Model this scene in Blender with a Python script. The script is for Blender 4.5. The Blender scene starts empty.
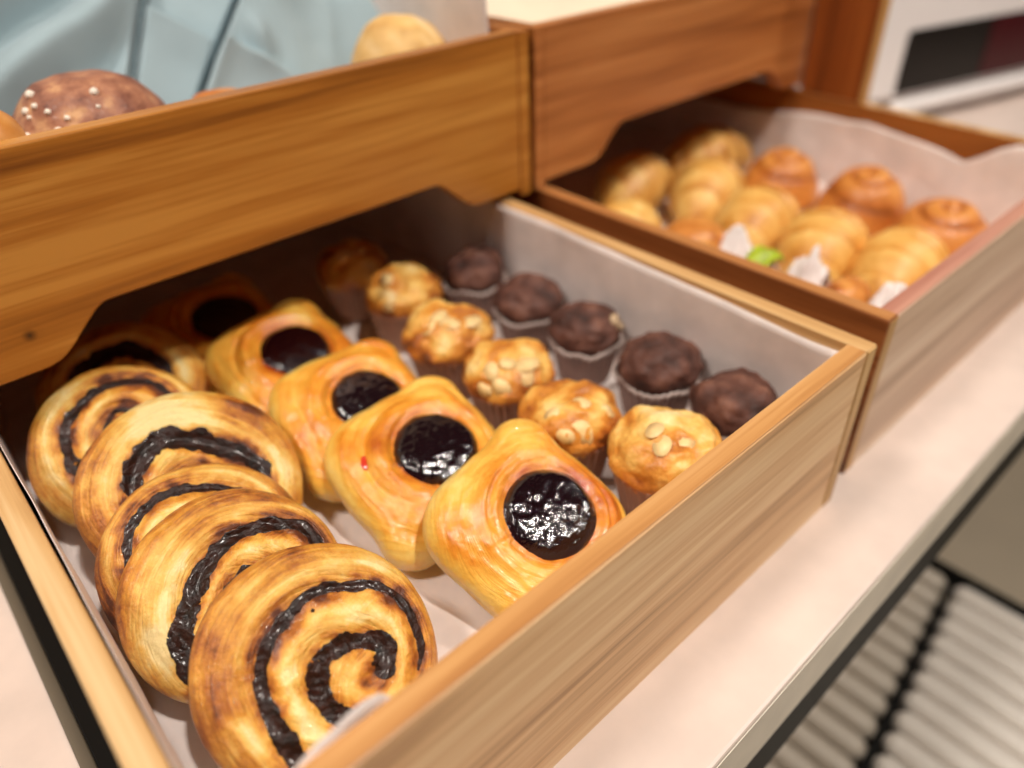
import bpy, bmesh, math, random
import numpy as np
from mathutils import Vector, Matrix, noise

S = bpy.context.scene
COL = S.collection
random.seed(7)
ZR = 1.012            # height of the lower trays' rim above the floor; all z below are relative to it
ZF = -0.085           # tray floor
ZC = -0.112           # counter top
PI = math.pi

# ------------------------------------------------------------------ helpers
def lin(c, a=1.0):
    f = lambda v: (v / 12.92 if v <= 0.04045 else ((v + 0.055) / 1.055) ** 2.4)
    return tuple(f(v / 255.0) for v in c) + (a,)

def thing(name, label, cat, loc=(0, 0, 0), rot=None, group=None, kind=None):
    o = bpy.data.objects.new(name, None)
    o.empty_display_size = 0.02
    COL.objects.link(o)
    m = Matrix.Translation((loc[0], loc[1], loc[2] + ZR))
    if rot is not None:
        m = m @ (rot.to_4x4() if isinstance(rot, Matrix) else Matrix.Rotation(rot, 4, 'Z'))
    o.matrix_world = m
    tag(o, label, cat, group, kind)
    return o

def tag(o, label, cat, group=None, kind=None):
    o['label'] = label
    o['category'] = cat
    if group: o['group'] = group
    if kind: o['kind'] = kind
    return o

def mesh_obj(name, verts, faces, mat, parent=None, smooth=True, attr=None, loc=None, st=None):
    me = bpy.data.meshes.new(name)
    me.from_pydata([tuple(v) for v in verts], [], [tuple(f) for f in faces])
    if attr is not None:
        a = me.attributes.new('b', 'FLOAT', 'POINT')
        a.data.foreach_set('value', np.asarray(attr, dtype=np.float32))
    if st is not None:
        a = me.attributes.new('st', 'FLOAT_VECTOR', 'POINT')
        a.data.foreach_set('vector', np.asarray(st, dtype=np.float32).ravel())
    bm = bmesh.new(); bm.from_mesh(me)
    bmesh.ops.recalc_face_normals(bm, faces=bm.faces[:])
    bm.to_mesh(me); bm.free()
    me.materials.append(mat)
    if smooth:
        me.polygons.foreach_set('use_smooth', [True] * len(me.polygons))
    me.update()
    o = bpy.data.objects.new(name, me)
    COL.objects.link(o)
    if parent is not None: o.parent = parent
    if loc is not None: o.location = (loc[0], loc[1], loc[2] + (ZR if parent is None else 0))
    return o

def bm_obj(name, bm, mat, parent=None, smooth=False):
    me = bpy.data.meshes.new(name)
    bmesh.ops.recalc_face_normals(bm, faces=bm.faces[:])
    bm.to_mesh(me); bm.free()
    me.materials.append(mat)
    if smooth: me.polygons.foreach_set('use_smooth', [True] * len(me.polygons))
    o = bpy.data.objects.new(name, me); COL.objects.link(o)
    if parent is not None: o.parent = parent
    return o

def box_bm(lo, hi, bev=0.0012, seg=2):
    bm = bmesh.new()
    bmesh.ops.create_cube(bm, size=1.0)
    for v in bm.verts:
        for i in range(3):
            v.co[i] = lo[i] if v.co[i] < 0 else hi[i]
    if bev: bmesh.ops.bevel(bm, geom=bm.edges[:], offset=bev, segments=seg, affect='EDGES', profile=0.5)
    return bm

def box(name, lo, hi, mat, parent=None, bev=0.0012, seg=2):
    return bm_obj(name, box_bm(lo, hi, bev, seg), mat, parent)

def prism(name, outline, y0, y1, mat, parent=None, bev=0.001):
    """a board cut to an outline in x,z and y0..y1 thick"""
    bm = bmesh.new()
    vs = [bm.verts.new((x, y0, z)) for x, z in outline]
    f = bm.faces.new(vs)
    r = bmesh.ops.extrude_face_region(bm, geom=[f])
    bmesh.ops.translate(bm, vec=(0, y1 - y0, 0), verts=[g for g in r['geom'] if isinstance(g, bmesh.types.BMVert)])
    if bev:
        es = [e for e in bm.edges if len(e.link_faces) == 2 and e.calc_face_angle(0) > 0.7]
        bmesh.ops.bevel(bm, geom=es, offset=bev, segments=2, affect='EDGES', profile=0.5)
    return bm_obj(name, bm, mat, parent)

def fbm(x, y, z, octv=4):
    return noise.fractal(Vector((x, y, z)), 1.0, 2.0, octv)      # about -1..1

def grid_faces(nu, nv, closed_u=False, off=0):
    F = []
    for j in range(nv - 1):
        for i in range(nu if closed_u else nu - 1):
            a = off + j * nu + i; b = off + j * nu + (i + 1) % nu
            F.append((a, b, b + nu, a + nu))
    return F

# ------------------------------------------------------------------ materials
def new_mat(name):
    m = bpy.data.materials.new(name); m.use_nodes = True
    nt = m.node_tree
    return m, nt, nt.nodes, nt.links, nt.nodes['Principled BSDF']

def plain(name, rgb, rough=0.5, metal=0.0, coat=0.0, bump=0.0, bscale=200, var=0.0, vscale=30, sheen=0.0, spec=0.5):
    m, nt, N, L, P = new_mat(name)
    P.inputs['Base Color'].default_value = lin(rgb)
    P.inputs['Roughness'].default_value = rough
    P.inputs['Metallic'].default_value = metal
    P.inputs['Coat Weight'].default_value = coat
    P.inputs['Coat Roughness'].default_value = 0.15
    P.inputs['Sheen Weight'].default_value = sheen
    P.inputs['Specular IOR Level'].default_value = spec
    tc = N.new('ShaderNodeTexCoord')
    if var:
        n = N.new('ShaderNodeTexNoise'); n.inputs['Scale'].default_value = vscale; n.inputs['Detail'].default_value = 6
        L.new(tc.outputs['Object'], n.inputs['Vector'])
        r = N.new('ShaderNodeValToRGB')
        r.color_ramp.elements[0].position = 0.3; r.color_ramp.elements[1].position = 0.7
        r.color_ramp.elements[0].color = lin([max(0, c * (1 - var)) for c in rgb])
        r.color_ramp.elements[1].color = lin([min(255, c * (1 + var * .6)) for c in rgb])
        L.new(n.outputs['Fac'], r.inputs['Fac']); L.new(r.outputs['Color'], P.inputs['Base Color'])
    if bump:
        n = N.new('ShaderNodeTexNoise'); n.inputs['Scale'].default_value = bscale; n.inputs['Detail'].default_value = 4
        L.new(tc.outputs['Object'], n.inputs['Vector'])
        b = N.new('ShaderNodeBump'); b.inputs['Strength'].default_value = bump; b.inputs['Distance'].default_value = 0.002
        L.new(n.outputs['Fac'], b.inputs['Height']); L.new(b.outputs['Normal'], P.inputs['Normal'])
    return m

def wood(name, dark, mid, light, axis, rough=0.42, seed=0.0, ring=1.0, knot=None, coat=0.15, spec=0.5):
    """long-grained board; axis 0/1/2 = direction of the grain"""
    m, nt, N, L, P = new_mat(name)
    tc = N.new('ShaderNodeTexCoord')
    def mapped(along, across, off):
        mp = N.new('ShaderNodeMapping')
        sc = [across] * 3; sc[axis] = along
        mp.inputs['Scale'].default_value = sc
        mp.inputs['Location'].default_value = (off, off * 1.7, off * .6)
        L.new(tc.outputs['Object'], mp.inputs['Vector']); return mp
    a = N.new('ShaderNodeTexNoise'); a.inputs['Scale'].default_value = 1.0; a.inputs['Detail'].default_value = 5; a.inputs['Distortion'].default_value = 0.8
    L.new(mapped(2.2, 26 * ring, seed).outputs[0], a.inputs['Vector'])
    b = N.new('ShaderNodeTexNoise'); b.inputs['Scale'].default_value = 1.0; b.inputs['Detail'].default_value = 3
    L.new(mapped(14, 420, seed + 3).outputs[0], b.inputs['Vector'])
    c = N.new('ShaderNodeTexNoise'); c.inputs['Scale'].default_value = 1.0; c.inputs['Detail'].default_value = 4
    L.new(mapped(5, 110 * ring, seed + 9).outputs[0], c.inputs['Vector'])
    mx = N.new('ShaderNodeMath'); mx.operation = 'MULTIPLY_ADD'
    L.new(b.outputs['Fac'], mx.inputs[0]); mx.inputs[1].default_value = 0.28
    L.new(a.outputs['Fac'], mx.inputs[2])
    mx2 = N.new('ShaderNodeMath'); mx2.operation = 'MULTIPLY_ADD'
    L.new(c.outputs['Fac'], mx2.inputs[0]); mx2.inputs[1].default_value = 0.42
    L.new(mx.outputs[0], mx2.inputs[2])
    r = N.new('ShaderNodeValToRGB'); E = r.color_ramp.elements
    E[0].position = 0.62; E[0].color = lin(dark)
    E[1].position = 1.08; E[1].color = lin(light)
    e = E.new(0.83); e.color = lin(mid)
    L.new(mx2.outputs[0], r.inputs['Fac'])
    colour = r.outputs['Color']
    if knot:
        d = N.new('ShaderNodeVectorMath'); d.operation = 'DISTANCE'; d.inputs[1].default_value = knot
        L.new(tc.outputs['Object'], d.inputs[0])
        kr = N.new('ShaderNodeValToRGB'); kr.color_ramp.elements[0].position = 0.0022; kr.color_ramp.elements[0].color = (1, 1, 1, 1)
        kr.color_ramp.elements[1].position = 0.004; kr.color_ramp.elements[1].color = (0, 0, 0, 1)
        L.new(d.outputs['Value'], kr.inputs['Fac'])
        mixk = N.new('ShaderNodeMixRGB'); L.new(kr.outputs['Color'], mixk.inputs['Fac'])
        L.new(colour, mixk.inputs['Color1']); mixk.inputs['Color2'].default_value = lin((50, 28, 12))
        colour = mixk.outputs['Color']
    L.new(colour, P.inputs['Base Color'])
    P.inputs['Roughness'].default_value = rough
    P.inputs['Coat Weight'].default_value = coat; P.inputs['Coat Roughness'].default_value = 0.3
    P.inputs['Specular IOR Level'].default_value = spec
    bp = N.new('ShaderNodeBump'); bp.inputs['Strength'].default_value = 0.25; bp.inputs['Distance'].default_value = 0.0008
    L.new(mx2.outputs[0], bp.inputs['Height']); L.new(bp.outputs['Normal'], P.inputs['Normal'])
    return m

def baked(name, stops, rough=0.4, coat=0.0, coat_rough=0.12, bump=0.2, bscale=350, sss=0.0, fine=0.12, fscale=160, spec=0.5, streak=0.0, sfreq=46.0):
    """crust colour from the mesh's browning value b, with fine speckle"""
    m, nt, N, L, P = new_mat(name)
    at = N.new('ShaderNodeAttribute'); at.attribute_name = 'b'
    tc = N.new('ShaderNodeTexCoord')
    n = N.new('ShaderNodeTexNoise'); n.inputs['Scale'].default_value = fscale; n.inputs['Detail'].default_value = 6; n.inputs['Roughness'].default_value = .65
    L.new(tc.outputs['Object'], n.inputs['Vector'])
    s = N.new('ShaderNodeMath'); s.operation = 'SUBTRACT'; L.new(n.outputs['Fac'], s.inputs[0]); s.inputs[1].default_value = 0.5
    ma = N.new('ShaderNodeMath'); ma.operation = 'MULTIPLY_ADD'
    L.new(s.outputs[0], ma.inputs[0]); ma.inputs[1].default_value = fine * 4; L.new(at.outputs['Fac'], ma.inputs[2])
    sn = None
    if streak:
        sa = N.new('ShaderNodeAttribute'); sa.attribute_name = 'st'
        mp = N.new('ShaderNodeMapping'); mp.inputs['Scale'].default_value = (sfreq, 3.2, 3.2)
        L.new(sa.outputs['Vector'], mp.inputs['Vector'])
        sn = N.new('ShaderNodeTexNoise'); sn.inputs['Scale'].default_value = 1.0; sn.inputs['Detail'].default_value = 5; sn.inputs['Roughness'].default_value = .6
        L.new(mp.outputs[0], sn.inputs['Vector'])
        s2 = N.new('ShaderNodeMath'); s2.operation = 'SUBTRACT'; L.new(sn.outputs['Fac'], s2.inputs[0]); s2.inputs[1].default_value = .5
        m2 = N.new('ShaderNodeMath'); m2.operation = 'MULTIPLY_ADD'; L.new(s2.outputs[0], m2.inputs[0]); m2.inputs[1].default_value = streak * 4
        L.new(ma.outputs[0], m2.inputs[2]); ma = m2
    r = N.new('ShaderNodeValToRGB'); E = r.color_ramp.elements
    E[0].position = stops[0][0]; E[0].color = lin(stops[0][1])
    E[1].position = stops[-1][0]; E[1].color = lin(stops[-1][1])
    for p, c in stops[1:-1]:
        e = E.new(p); e.color = lin(c)
    L.new(ma.outputs[0], r.inputs['Fac']); L.new(r.outputs['Color'], P.inputs['Base Color'])
    P.inputs['Roughness'].default_value = rough
    P.inputs['Coat Weight'].default_value = coat; P.inputs['Coat Roughness'].default_value = coat_rough
    P.inputs['Specular IOR Level'].default_value = spec
    if sss:
        P.inputs['Subsurface Weight'].default_value = sss
        P.inputs['Subsurface Radius'].default_value = (0.006, 0.003, 0.0012)
        P.inputs['Subsurface Scale'].default_value = 1.0
    nb = N.new('ShaderNodeTexNoise'); nb.inputs['Scale'].default_value = bscale; nb.inputs['Detail'].default_value = 5
    L.new(tc.outputs['Object'], nb.inputs['Vector'])
    bp = N.new('ShaderNodeBump'); bp.inputs['Strength'].default_value = bump; bp.inputs['Distance'].default_value = 0.0012
    if sn is not None:
        h = N.new('ShaderNodeMath'); h.operation = 'MULTIPLY_ADD'; L.new(sn.outputs['Fac'], h.inputs[0]); h.inputs[1].default_value = 1.3
        L.new(nb.outputs['Fac'], h.inputs[2]); L.new(h.outputs[0], bp.inputs['Height'])
    else:
        L.new(nb.outputs['Fac'], bp.inputs['Height'])
    L.new(bp.outputs['Normal'], P.inputs['Normal'])
    L.new(bp.outputs['Normal'], P.inputs['Coat Normal'])
    return m

M = {}
M['wood_upper'] = wood('teak_upper', (134, 76, 20), (184, 116, 40), (210, 146, 64), 0, seed=1.3, rough=.38, ring=1.6, knot=(0.0390, 0.0, 0.0262))
M['wood_upper_b'] = wood('teak_upper_red', (142, 80, 36), (186, 116, 60), (210, 142, 82), 0, seed=5.1, rough=.42, ring=1.4)
M['wood_front'] = wood('oak_front', (172, 118, 70), (228, 180, 126), (244, 206, 156), 0, seed=2.2, ring=1.7, rough=.5)
M['wood_front_b'] = wood('oak_front_pale', (192, 156, 126), (222, 190, 162), (238, 212, 186), 0, seed=8.2, ring=1.2, rough=.5)
M['wood_side'] = wood('oak_side', (176, 126, 72), (216, 170, 112), (232, 196, 144), 1, seed=4.4, ring=2.4, rough=.5)
M['wood_shaded_side'] = wood('teak_shaded_side', (92, 44, 16), (136, 74, 32), (166, 98, 48), 1, seed=6.4, ring=1.5, rough=.5)  # shade of the gap between trays put into this wood's dark colour
M['wood_inner'] = wood('teak_inner', (120, 62, 20), (160, 94, 36), (182, 114, 52), 1, seed=3.4, rough=.5)
M['rim'] = wood('oak_rim', (176, 116, 60), (208, 150, 88), (224, 172, 112), 0, seed=7.4, ring=2.2, rough=.5)
M['rim_pink'] = wood('rosy_rim', (158, 98, 78), (188, 128, 108), (204, 148, 126), 0, seed=7.9, ring=2.0, rough=.5)
M['rim_brown'] = wood('brown_rim', (140, 84, 40), (182, 120, 66), (206, 146, 88), 1, seed=5.5, ring=1.8)
M['end_panel'] = wood('teak_end', (100, 46, 10), (134, 66, 18), (156, 84, 30), 2, seed=9.4, ring=1.0, rough=.45)
M['edge_pale'] = wood('pale_edge', (176, 128, 66), (206, 160, 96), (222, 182, 122), 2, seed=2.9, ring=2.5, rough=.5)
M['paper'] = plain('parchment', (244, 232, 227), rough=.62, bump=.12, bscale=140, var=.05, vscale=40)
M['paper_white'] = plain('white_paper', (238, 226, 222), rough=.6, bump=.1, bscale=140)
M['paper_cream'] = plain('cream_paper', (250, 232, 206), rough=.6, bump=.1, bscale=60)
M['counter'] = plain('cream_stone', (234, 215, 204), rough=.38, var=.045, vscale=26, bump=.02, bscale=300)
M['counter_edge'] = plain('stone_edge', (228, 218, 202), rough=.5, var=.05, vscale=30)
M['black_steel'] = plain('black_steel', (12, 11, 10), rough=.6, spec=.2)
M['strip_lip'] = plain('dull_olive_band', (112, 102, 86), rough=.55)  # greyer outer tone of the added dark band
M['cabinet'] = plain('dark_cabinet', (60, 54, 46), rough=.6)
M['slat'] = plain('pale_grey_tube', (228, 219, 208), rough=.35, bump=.03, bscale=60)
M['slat_shaded'] = plain('shaded_grey_tube', (186, 174, 158), rough=.45)  # darker copy of the slat colour, dimness of the rear slats painted in
M['gap_shade'] = plain('gap_shade_brown', (58, 50, 42), rough=.6)  # dark brown that puts shade into the gaps between slats
M['floor'] = plain('floor_stone', (204, 188, 164), rough=.6, var=.06, vscale=4)
M['wall'] = plain('wall_paint', (196, 180, 160), rough=.8)
M['enamel'] = plain('white_enamel', (248, 242, 240), rough=.3, coat=.3)
M['black_glass'] = plain('black_glass', (24, 19, 16), rough=.3, spec=.25)
M['maroon_reflection'] = plain('maroon_reflection', (66, 6, 14), rough=.3, spec=.25)  # colour standing in for a reddish reflection in the window
M['grey_groove'] = plain('grey_seal', (150, 142, 134), rough=.5)
M['cloth'] = plain('blue_linen', (160, 180, 187), rough=.85, bump=.25, bscale=900, sheen=.2, var=.03, vscale=14)
M['choc'] = plain('chocolate_filling', (38, 14, 5), rough=.42, coat=.2, bump=.6, bscale=420, var=.6, vscale=240, spec=.3)
M['pastry'] = baked('glazed_pastry', [(0.0, (254, 228, 160)), (.28, (244, 196, 98)), (.55, (226, 156, 58)), (.8, (180, 104, 36)), (1.08, (100, 46, 14))], rough=.42, coat=.55, coat_rough=.06, bump=.85, bscale=420, sss=.10, fine=.24, fscale=120, streak=.17, sfreq=30)
M['danish'] = baked('glazed_danish', [(0.0, (254, 222, 130)), (.3, (248, 194, 84)), (.58, (236, 152, 44)), (.82, (200, 104, 24)), (1.05, (170, 58, 16))], rough=.36, coat=.65, coat_rough=.08, bump=.5, bscale=240, sss=.10, fine=.16, fscale=100, streak=.09, sfreq=18)
M['jam'] = baked('berry_jam', [(0.0, (20, 3, 8)), (.6, (34, 4, 10)), (.85, (92, 8, 14)), (1.0, (170, 30, 26))], rough=.12, coat=1.0, coat_rough=.04, bump=.4, bscale=330, fine=.03)
M['almond_cake'] = baked('almond_cake', [(0.0, (255, 228, 160)), (.35, (244, 192, 98)), (.6, (222, 146, 54)), (.85, (176, 98, 32)), (1.05, (112, 56, 18))], rough=.5, coat=.25, coat_rough=.2, bump=.9, bscale=300, fine=.22, fscale=110)
M['choc_cake'] = baked('chocolate_cake', [(0.0, (132, 88, 70)), (.45, (96, 58, 46)), (1.0, (52, 28, 22))], rough=.7, coat=.04, bump=.9, bscale=260, fine=.16)
M['almond'] = plain('almond_slice', (252, 214, 150), rough=.45, var=.06, vscale=200)
M['nut'] = plain('nut_piece', (206, 178, 142), rough=.55)
M['cup_brown'] = plain('brown_paper_cup', (172, 128, 106), rough=.6)
M['cup_dark'] = plain('translucent_dark_cup', (132, 102, 92), rough=.5)
M['cup_rim'] = plain('pale_cup_rim', (206, 188, 180), rough=.5)
M['croissant'] = baked('croissant_crust', [(0.0, (254, 220, 146)), (.35, (242, 192, 104)), (.65, (222, 156, 66)), (1.0, (172, 100, 32))], rough=.5, coat=.15, coat_rough=.3, bump=.3, bscale=200, fine=.12, streak=.10, sfreq=14)
M['roll'] = baked('spiral_bun', [(0.0, (244, 182, 104)), (.4, (220, 144, 66)), (.7, (190, 108, 40)), (1.0, (120, 60, 20))], rough=.45, coat=.2, coat_rough=.25, bump=.3, bscale=150, fine=.1)
M['loaf_dark'] = baked('dark_loaf', [(0.0, (222, 170, 120)), (.35, (176, 118, 88)), (.7, (136, 82, 62)), (1.0, (60, 30, 22))], rough=.6, coat=.08, bump=.9, bscale=200, fine=.34, fscale=130)
M['loaf_pale'] = baked('pale_bun', [(0.0, (246, 214, 160)), (.5, (232, 188, 116)), (1.0, (196, 140, 70))], rough=.6, bump=.35, bscale=160, fine=.12)
M['sugar'] = plain('pearl_sugar', (246, 232, 214), rough=.4)
M['lettuce'] = plain('green_leaf', (176, 196, 40), rough=.45, var=.15, vscale=120)

# ------------------------------------------------------------------ setting
def structure(o): o['kind'] = 'structure'; return o
fl = structure(box('floor', (-2.2, -2.0, -0.05), (3.2, 1.6, 0.0), M['floor'], bev=0))
wl = structure(box('wall_back', (-2.2, 1.1, 0.0), (3.2, 1.2, 2.9), M['wall'], bev=0))

ct = thing('counter', 'long cream stone counter carrying the wooden trays, with a plain grey front edge', 'counter', (0, 0, -ZR))
cz = 1.012 + ZC
box('worktop', (-1.4, -0.0475, cz - 0.0464), (2.4, 1.08, cz), M['counter'], ct, bev=.002)
box('front_edge', (-1.4, -0.0483, cz - 0.0464), (2.4, -0.0478, cz - 0.0022), M['counter_edge'], ct, bev=0)
box('under_frame', (-1.4, -0.0470, cz - 0.0464 - 0.050), (2.4, -0.020, cz - 0.0466), M['black_steel'], ct, bev=.001)
box('cabinet_body', (-1.4, 0.42, 0.0), (2.4, 1.06, cz - 0.0468), M['cabinet'], ct, bev=.002)

# slatted rack below the counter
def tube_bm(p, q, r, n=12, cap_r=True):
    """round bar from p to q with domed ends"""
    p = Vector(p); q = Vector(q); d = (q - p).normalized()
    a = d.orthogonal().normalized(); b = d.cross(a)
    rings = []
    for k in range(5):
        t = k / 4 * PI / 2; rings.append((p - d * r * math.cos(t) + d * r, r * math.sin(t)))
    for k in range(5):
        t = PI / 2 - k / 4 * PI / 2; rings.append((q + d * r * math.cos(t) - d * r, r * math.sin(t)))
    bm = bmesh.new(); R = []
    for c, rr in rings:
        R.append([bm.verts.new(c + (a * math.cos(2 * PI * i / n) + b * math.sin(2 * PI * i / n)) * max(rr, 1e-5)) for i in range(n)])
    for j in range(len(R) - 1):
        for i in range(n):
            bm.faces.new((R[j][i], R[j][(i + 1) % n], R[j + 1][(i + 1) % n], R[j + 1][i]))
    bmesh.ops.remove_doubles(bm, verts=bm.verts[:], dist=1e-4)
    return bm

rk = thing('slatted_rack', 'low rack of pale grey round slats on the floor under the counter edge', 'rack', (0, 0, -ZR))
zs = ZR - 0.5
lineY = lambda x: -0.0764 + 0.124 * x          # where the near and the rear slats meet
n_s = 14
for k in range(n_s):
    x = 0.394 - k * 0.0285
    bm_obj('slat', tube_bm((x, -0.62, zs - .014), (x, lineY(x) - 0.0035, zs - .014), 0.0132), M['slat'], rk, True)
for k in range(n_s):
    x = 0.394 - k * 0.0285
    o = bm_obj('slat', tube_bm((x, lineY(x) + 0.0035, zs - .017), (x, 0.36, zs - .017), 0.0132), M['slat_shaded'], rk, True)
    o['label'] = 'rear slat, its shade put into a darker grey'
x0, x1 = 0.0, 0.413
bm_obj('cross_rod', tube_bm((x0 - .02, lineY(x0 - .02), zs - .012), (x1, lineY(x1), zs - .012), 0.0045), M['black_steel'], rk, True)
for (a, b) in (((x1 - .001, -.63, zs - .034), (x1 + .005, .37, zs - .001)), ((x0 - .03, -.63, zs - .034), (x0 - .018, .37, zs - .004))):
    box('side_rail', a, b, M['black_steel'], rk, bev=.001)
box('gap_shade_panel', (x0 - .018, -.62, zs - .056), (x1 - .001, .36, zs - .0505), M['gap_shade'], rk, bev=0)  # added dark sheet, so the gaps between slats look shaded
for yy in (-.5, -.2, .25):
    box('bearer', (x0 - .02, yy, zs - .050), (x1 + .004, yy + .02, zs - .0305), M['black_steel'], rk, bev=.001)
for xx in (x0 - .028, x1 - .02):
    for yy in (-.5, .25):
        box('leg', (xx, yy, 0), (xx + .02, yy + .02, zs - .0562), M['black_steel'], rk, bev=.001)

# ------------------------------------------------------------------ trays
TH, TS = 0.0111, 0.0106
def foot_outline(xa, xb, z0, zcut, z1, ca, cb):
    """front board with two feet: cut-out between x = ca and cb"""
    def curve(x, s):
        pts = []
        fw = 0.040                                   # width of the ogee
        prof = [(0.0, 0.0), (.10, .012), (.22, .06), (.34, .17), (.46, .33), (.58, .52), (.70, .70), (.82, .87), (.92, .97), (1.0, 1.0)]
        for t, h in prof: pts.append((x + s * (fw * t - fw), z0 + (zcut - z0) * h))
        return pts
    L = curve(ca, 1)
    Rr = curve(cb, -1)
    return [(xa, z1), (xa, z0)] + L + Rr[::-1] + [(xb, z0), (xb, z1)]

def lower_tray(name, label, x0, x1, y0, mf, ms, mrim, m_in, group, yb=0.56, splay=0.0):
    t = thing(name, label, 'wooden tray', (x0, y0, ZC), None, group)
    W = x1 - x0; D = yb - y0; H = -ZC
    box('front_panel', (TS, 0, 0), (W - TS, TH, H - 0.0007), mf, t, bev=.0008)
    box('front_rim', (TS, 0.0006, H - 0.0010), (W - TS, TH - .0004, H), mrim, t, bev=.0004)
    for a in (0, W - TS):
        sd = box('side_panel', (a, 0, 0), (a + TS, D, H), ms, t, bev=.0009)
        if a and m_in is not None: sd.data.materials[0] = m_in
        if a and splay:
            sd.location = (a, 0, 0)
            for v in sd.data.vertices: v.co.x -= a
            sd.rotation_euler.z = -splay
        ea = 0 if (a and splay) else a
        if x0 > 0 and not a: box('side_rim', (.0006, .001, H - .0002), (TS - .0006, D - .001, H + .0003), M['rim_brown'], sd, bev=0)
        if a and splay: box('side_rim', (ea + .0006, .001, H - .0002), (ea + TS - .0006, D - .001, H + .0003), M['edge_pale'], sd, bev=0)
        box('end_grain', (ea + .0008, -.0004, .0012), (ea + TS - .0008, .0004, H - .0010), M['edge_pale'], sd, bev=0)
    box('back_panel', (TS, D - TH, 0), (W - TS + math.tan(splay) * D * .97, D, H), ms, t, bev=.0008)
    box('bottom_panel', (TS, TH, .014), (W - TS, D - TH, H + ZF - .0010), ms, t, bev=.0005)
    return t

def upper_tray(name, label, x0, x1, y0, zb, zt, ca, cb, mf, ms, group, yb=0.56):
    t = thing(name, label, 'wooden tray', (x0, y0, 0.0003), None, group)
    W = x1 - x0; D = yb - y0
    prism('front_panel', foot_outline(TS, W - TS, zb, 0.0303, zt, ca - x0, cb - x0), 0, TH, mf, t, bev=.0009)
    for a in (0, W - TS):
        sd = box('side_panel', (a, 0, 0), (a + TS, D, zt), ms, t, bev=.0009)
        box('end_grain', (a + .0008, -.0004, .0012), (a + TS - .0008, .0004, zt - .0012), (M['edge_pale'] if a and x0 > 0 else mf), sd, bev=0)
    box('back_panel', (TS, D - TH, 0), (W - TS, D, zt), ms, t, bev=.0008)
    box('bottom_panel', (TS, TH, .0305), (W - TS, D - TH, .0385), ms, t, bev=.0005)
    return t

lower_tray('lower_tray', 'pulled-out wooden tray holding the swirls, jam pastries and muffins', -0.3678, 0.0, 0.0, M['wood_front'], M['wood_side'], M['rim'], None, 'wooden bakery trays')
lower_tray('lower_tray', 'pale-fronted wooden tray holding the croissants and spiral buns', 0.0251, 0.3800, 0.0056, M['wood_front_b'], M['wood_shaded_side'], M['rim_pink'], M['wood_inner'], 'wooden bakery trays', splay=math.radians(4.3))
upper_tray('upper_tray', 'amber wooden tray with a blue cloth in it, stacked above the muffins', -0.3620, 0.0165, 0.277, 0.006, 0.1139, -0.284, -0.071, M['wood_upper'], M['wood_inner'], 'wooden bakery trays')
upper_tray('upper_tray', 'reddish wooden tray lined with cream paper, stacked above the croissants', 0.0205, 0.417, 0.277, 0.0055, 0.1139, 0.119, 0.330, M['wood_upper_b'], M['wood_inner'], 'wooden bakery trays')
dv = thing('divider_panel', 'upright brown panel on the far side board of the croissant tray', 'panel', (0.3845, 0.2060, 0.0008), math.radians(-4.3))
box('board', (0, 0.004, 0), (.0100, .068, .2), M['end_panel'], dv, bev=.0008)
box('front_lipping', (-.0003, 0, 0), (.0103, .0038, .2), M['edge_pale'], dv, bev=.0006)
# added strip that keeps the band beside the swirl tray dark
bs = thing('dark_strip', 'narrow dark strip added on the counter beside the tray of swirls', 'strip', (-.3890, -.12, ZC))
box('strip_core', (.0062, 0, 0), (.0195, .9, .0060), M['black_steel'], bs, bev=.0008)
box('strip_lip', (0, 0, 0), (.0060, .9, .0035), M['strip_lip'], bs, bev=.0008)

# ------------------------------------------------------------------ paper liners
def liner(name, label, x0, x1, y0, y1, z0, left_top, right_top, front_top, back_top, mat, seed, wr=.0014, lean=.0012, splay=0.0):
    """a sheet of baking paper pressed into a tray: floor and four raised sides"""
    ux = [0] * 0
    nu, nv = 92, 110
    V = []
    Lw = 0.085
    for j in range(nv):
        v = -Lw + (y1 - y0 + 2 * Lw) * j / (nv - 1)
        for i in range(nu):
            u = -Lw + (x1 - x0 + 2 * Lw) * i / (nu - 1)
            X = min(max(u, 0), x1 - x0); Y = min(max(v, 0), y1 - y0)
            hx = max(0, -u, u - (x1 - x0)) / Lw; hy = max(0, -v, v - (y1 - y0)) / Lw
            z = 0.0
            if hx > 0:
                top = (left_top if u < 0 else right_top)(y0 + Y)
                z = max(z, hx * (top - z0))
                X += lean * (1 - hx) * (1 if u < 0 else -1) * min(1, hx * 4)
            if hy > 0:
                top = (front_top if v < 0 else back_top)(x0 + X)
                z = max(z, hy * (top - z0)) if hx == 0 else min(z, hy * (top - z0)) if hx < hy else z
                Y += lean * (1 - hy) * (1 if v < 0 else -1) * min(1, hy * 4)
            wx = fbm(u * 16 + seed, v * 9, 0, 3); wz = abs(fbm(u * 13 + seed + 5, v * 13, 2.2, 3))
            V.append((x0 + X + (wx * wr if hx > 0 else 0), y0 + Y + (wx * wr if hy > 0 else 0), z0 + z + (wz * wr * .8 if z < .01 else wx * wr)))
    # keep the raised sides inside the tray
    V = [(min(max(x, x0 - .0007), x1 + .0007), min(max(y, y0 - .0007), y1 + .0007), max(z, z0)) for x, y, z in V]
    V = [(x + math.tan(splay) * (y - y0) * (x - x0) / (x1 - x0), y, z) for x, y, z in V]
    o = mesh_obj(name, V, grid_faces(nu, nv), mat)
    o.location = (0, 0, ZR)
    md = o.modifiers.new('thick', 'SOLIDIFY'); md.thickness = .0003; md.offset = 1
    return tag(o, label, 'baking paper', 'baking paper liners')

def lerp_f(pts):
    xs = [p[0] for p in pts]; ys = [p[1] for p in pts]
    return lambda v: float(np.interp(v, xs, ys))

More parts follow.
